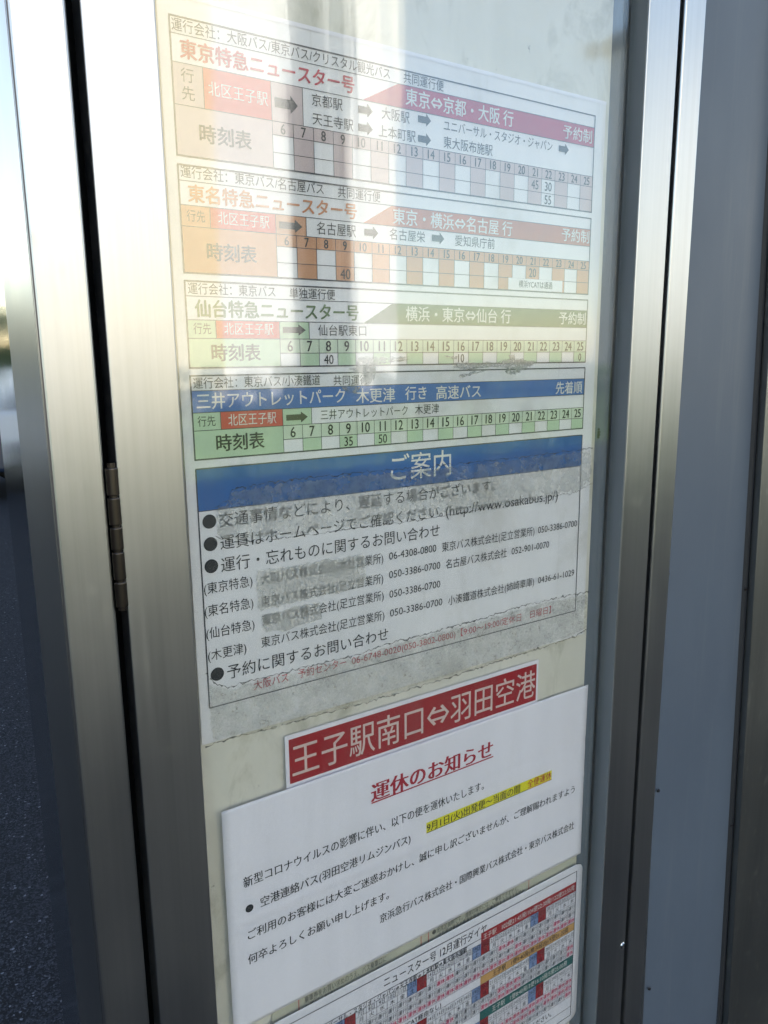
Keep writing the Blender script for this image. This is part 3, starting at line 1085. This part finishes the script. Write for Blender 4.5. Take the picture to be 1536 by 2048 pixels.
building('shop_building', 5.75, 9.6, -24, -14, 9.5, 1, M['white_wall'],
         [(7.25, 8.2, .4, 8.8)],
         'narrow white building with a tall window slot across the street, sunlit', [(8.35, 9.5, .5)])
building('ochre_building', 3.1, 5.7, -24, -13.9, 10.5, 1, M['ochre'], [(3.5, 4.0, 6.4, 8.4)],
         'ochre rendered building squeezed between two white ones, sunlit')
building('terrace_building', -3.4, 3.05, -24, -14, 10.0, 1, M['cream'],
         [(-2.8, -1.5, 1.0, 2.8), (-2.8, -1.5, 5.2, 7.2), (-.6, .7, 1.0, 2.8), (-.6, .7, 5.2, 7.2)],
         'wide cream building with four windows, left of the ochre one, sunlit', [(1.9, 2.4, .2)])
building('dark_blocker', -26, -12, -12, 7, 13, 1, M['darkwall'], [(-24, -21, 1, 3), (-18, -15, 1, 3)], 'unseen dark brown block added left of the bus stop to darken the frame')  # added to keep the bright horizon off the frame return
building('added_white_building', 18.5, 38, -16, -13, 10, 1, M['white_wall'], [(21, 24, 1, 3), (27, 30, 1, 3), (21, 24, 5.5, 7.5), (27, 30, 5.5, 7.5)],  # put in for the right-hand steel to reflect
         'long white sunlit building added across the street to brighten the right steel', [(18.6, 19.4, .2)])
building('shading_block', .8, 26, 13.5, 24, 14, -1, M['greywall'],
         [(2 + 4 * i, 4.6 + 4 * i, 1.2 + 3.4 * j, 3.0 + 3.4 * j) for i in range(6) for j in range(4)], 'tall grey block added behind the bus stop to shade it')  # put in so its shadow covers the stop and the ground there

k = N('leaves')
k.p('Base Color', k.mix(k.ramp(k.noise(3, k.pos(), 3), .35, .65), (.035, .075, .02), (.09, .14, .035)))
k.p('Roughness', .6)
M['leaf'] = k.m
M['bark'] = plain('bark', (.07, .055, .04), .9)


def tree(x, y, h, r_, label, seed):
    g = random.Random(seed)
    t = thing('street_tree', (x, y, 0), label, 'tree', 'trees beyond the parked cars')
    b = MB()
    b.cyl((x, y, 0), (x + .1, y, h * .55), .16, M['bark'], 10, .08)
    for i in range(5):
        a = g.uniform(0, 6.28)
        b.cyl((x + .05, y, h * .4), (x + math.cos(a) * r_ * .6, y + math.sin(a) * r_ * .6, h * .75), .06, M['bark'], 7, .02)
    b.build('trunk', t)
    b = MB()
    cl_ = [(g.gauss(0, r_ * .42), g.gauss(0, r_ * .42), h * .68 + g.gauss(0, h * .13), g.uniform(.35, .75)) for _ in range(26)]
    for cx, cy, cz, cr in cl_:
        for _ in range(70):
            d = Vector((g.gauss(0, 1), g.gauss(0, 1), g.gauss(0, 1))).normalized() * cr * g.uniform(.5, 1.1)
            c_ = Vector((x + cx, y + cy, cz)) + d
            u = Vector((g.gauss(0, 1), g.gauss(0, 1), g.gauss(0, 1))).normalized() * .11
            q = u.orthogonal().normalized() * .07
            b.add([c_ - u, c_ + q, c_ + u, c_ - q], [(0, 1, 2, 3)], M['leaf'])
    b.build('crown', t)


for i, (x, y, h, r_, lb) in enumerate(((-6.5, 30, 4.2, 2.0, 'small round tree at the left end of the row beyond the cars'), (-3.2, 33, 4.8, 2.2, 'tallest tree in the row beyond the parked cars'),
                                       (-10.5, 31, 3.9, 1.9, 'outermost low tree standing away from the others'), (-.8, 29, 3.6, 1.7, 'low tree nearest the grey shading block'))):
    tree(x, y, h, r_, lb, i)


def hedge(x0, x1, y, h, label, n, seed):
    hd = thing('hedge', ((x0 + x1) / 2, y, 0), label, 'hedge')
    b = MB()
    g = random.Random(seed)
    b.box((x0, y - .35, .0), (x1, y + .35, h * .62), M['leaf'])
    for _ in range(n):
        c_ = Vector((g.uniform(x0 - .1, x1 + .1), g.uniform(y - .55, y + .55), abs(g.gauss(h * .47, h * .28)) % h))
        u = Vector((g.gauss(0, 1), g.gauss(0, 1), g.gauss(0, 1))).normalized() * .12
        q = u.orthogonal().normalized() * .07
        b.add([c_ - u, c_ + q, c_ + u, c_ - q], [(0, 1, 2, 3)], M['leaf'])
    b.build('foliage', hd)


hedge(-6, 24, -9.2, 1.38, 'long dark green hedge added along the far pavement to cut off low glare', 9000, 5)  # added so the glare in the pane ends at the horizon
hedge(-16, .4, 27, 3.3, 'green hedge added below the trees to hide the bright horizon', 6000, 6)  # added to block the yellow glow under the trees


def car(x, y, paint, label):
    """side-on parked car, nose towards -X"""
    t = thing('parked_car', (x, y, 0), label, 'car', 'cars parked behind the bus stop')
    lower = [(-2.1, .32), (-2.12, .62), (-1.95, .78), (-1.05, .92), (1.75, .96), (2.08, .88), (2.1, .42), (2.0, .30)]
    upper = [(-1.05, .92), (-.35, 1.38), (.2, 1.46), (1.1, 1.44), (1.72, .97)]

    def loft(prof, hw, top, mat, name, bv):
        b = MB()
        n = len(prof)
        zs = [q[1] for q in prof]
        lo, hi = min(zs), max(zs)
        vs = []
        for sg in (-1, 1):
            for px, pz in prof:
                f = hw + (top - hw) * (pz - lo) / (hi - lo)
                vs.append((x + px, y + sg * f, pz))
        b.add(vs, [tuple(range(n)), tuple(range(2 * n - 1, n - 1, -1))] + [(i, n + i, n + (i + 1) % n, (i + 1) % n) for i in range(n)], mat)
        return b.build(name, t, bevel=bv)

    loft(lower, .84, .80, paint, 'body', .05)
    cab = loft(upper, .78, .60, paint, 'cabin', .04)
    for sg in (-1, 1):
        for prof in ([(-.85, .99), (-.32, 1.33), (.22, 1.39), (.22, .99)], [(.30, .99), (.30, 1.39), (1.02, 1.37), (1.48, .99)]):
            b = MB()
            b.add([(x + px, y + sg * (.79 - .18 * (pz - .92) / .54), pz) for px, pz in prof], [(0, 1, 2, 3) if sg > 0 else (3, 2, 1, 0)], M['winglass'])
            b.build('side_window', cab)
        for wx in (-1.32, 1.30):
            b = MB()
            b.cyl((x + wx, y + sg * .66, .31), (x + wx, y + sg * .86, .31), .31, M['rubber'], 26)
            wo = b.build('wheel', t, bevel=.02)
            b = MB()
            b.cyl((x + wx, y + sg * .80, .31), (x + wx, y + sg * .868, .31), .20, M['chrome'], 20, .17)
            b.build('rim', wo)
        b = MB()
        b.box((x - 2.13, y + sg * .62 - .14, .58), (x - 2.02, y + sg * .62 + .14, .72), M['chrome'])
        b.build('headlight', t, bevel=.02)
        b = MB()
        b.box((x + 2.02, y + sg * .66 - .12, .64), (x + 2.11, y + sg * .66 + .12, .84), M['calred'])
        b.build('tail_light', t, bevel=.02)


M['car_white'] = plain('white_car_paint', (.75, .76, .78), .25)
M['car_blue'] = plain('dark_blue_car_paint', (.02, .03, .06), .2)
car(-2.75, 10.2, M['car_white'], 'white hatchback parked left of the dark blue car')
car(2.6, 9.6, M['car_blue'], 'dark blue hatchback parked in front of the grey block')
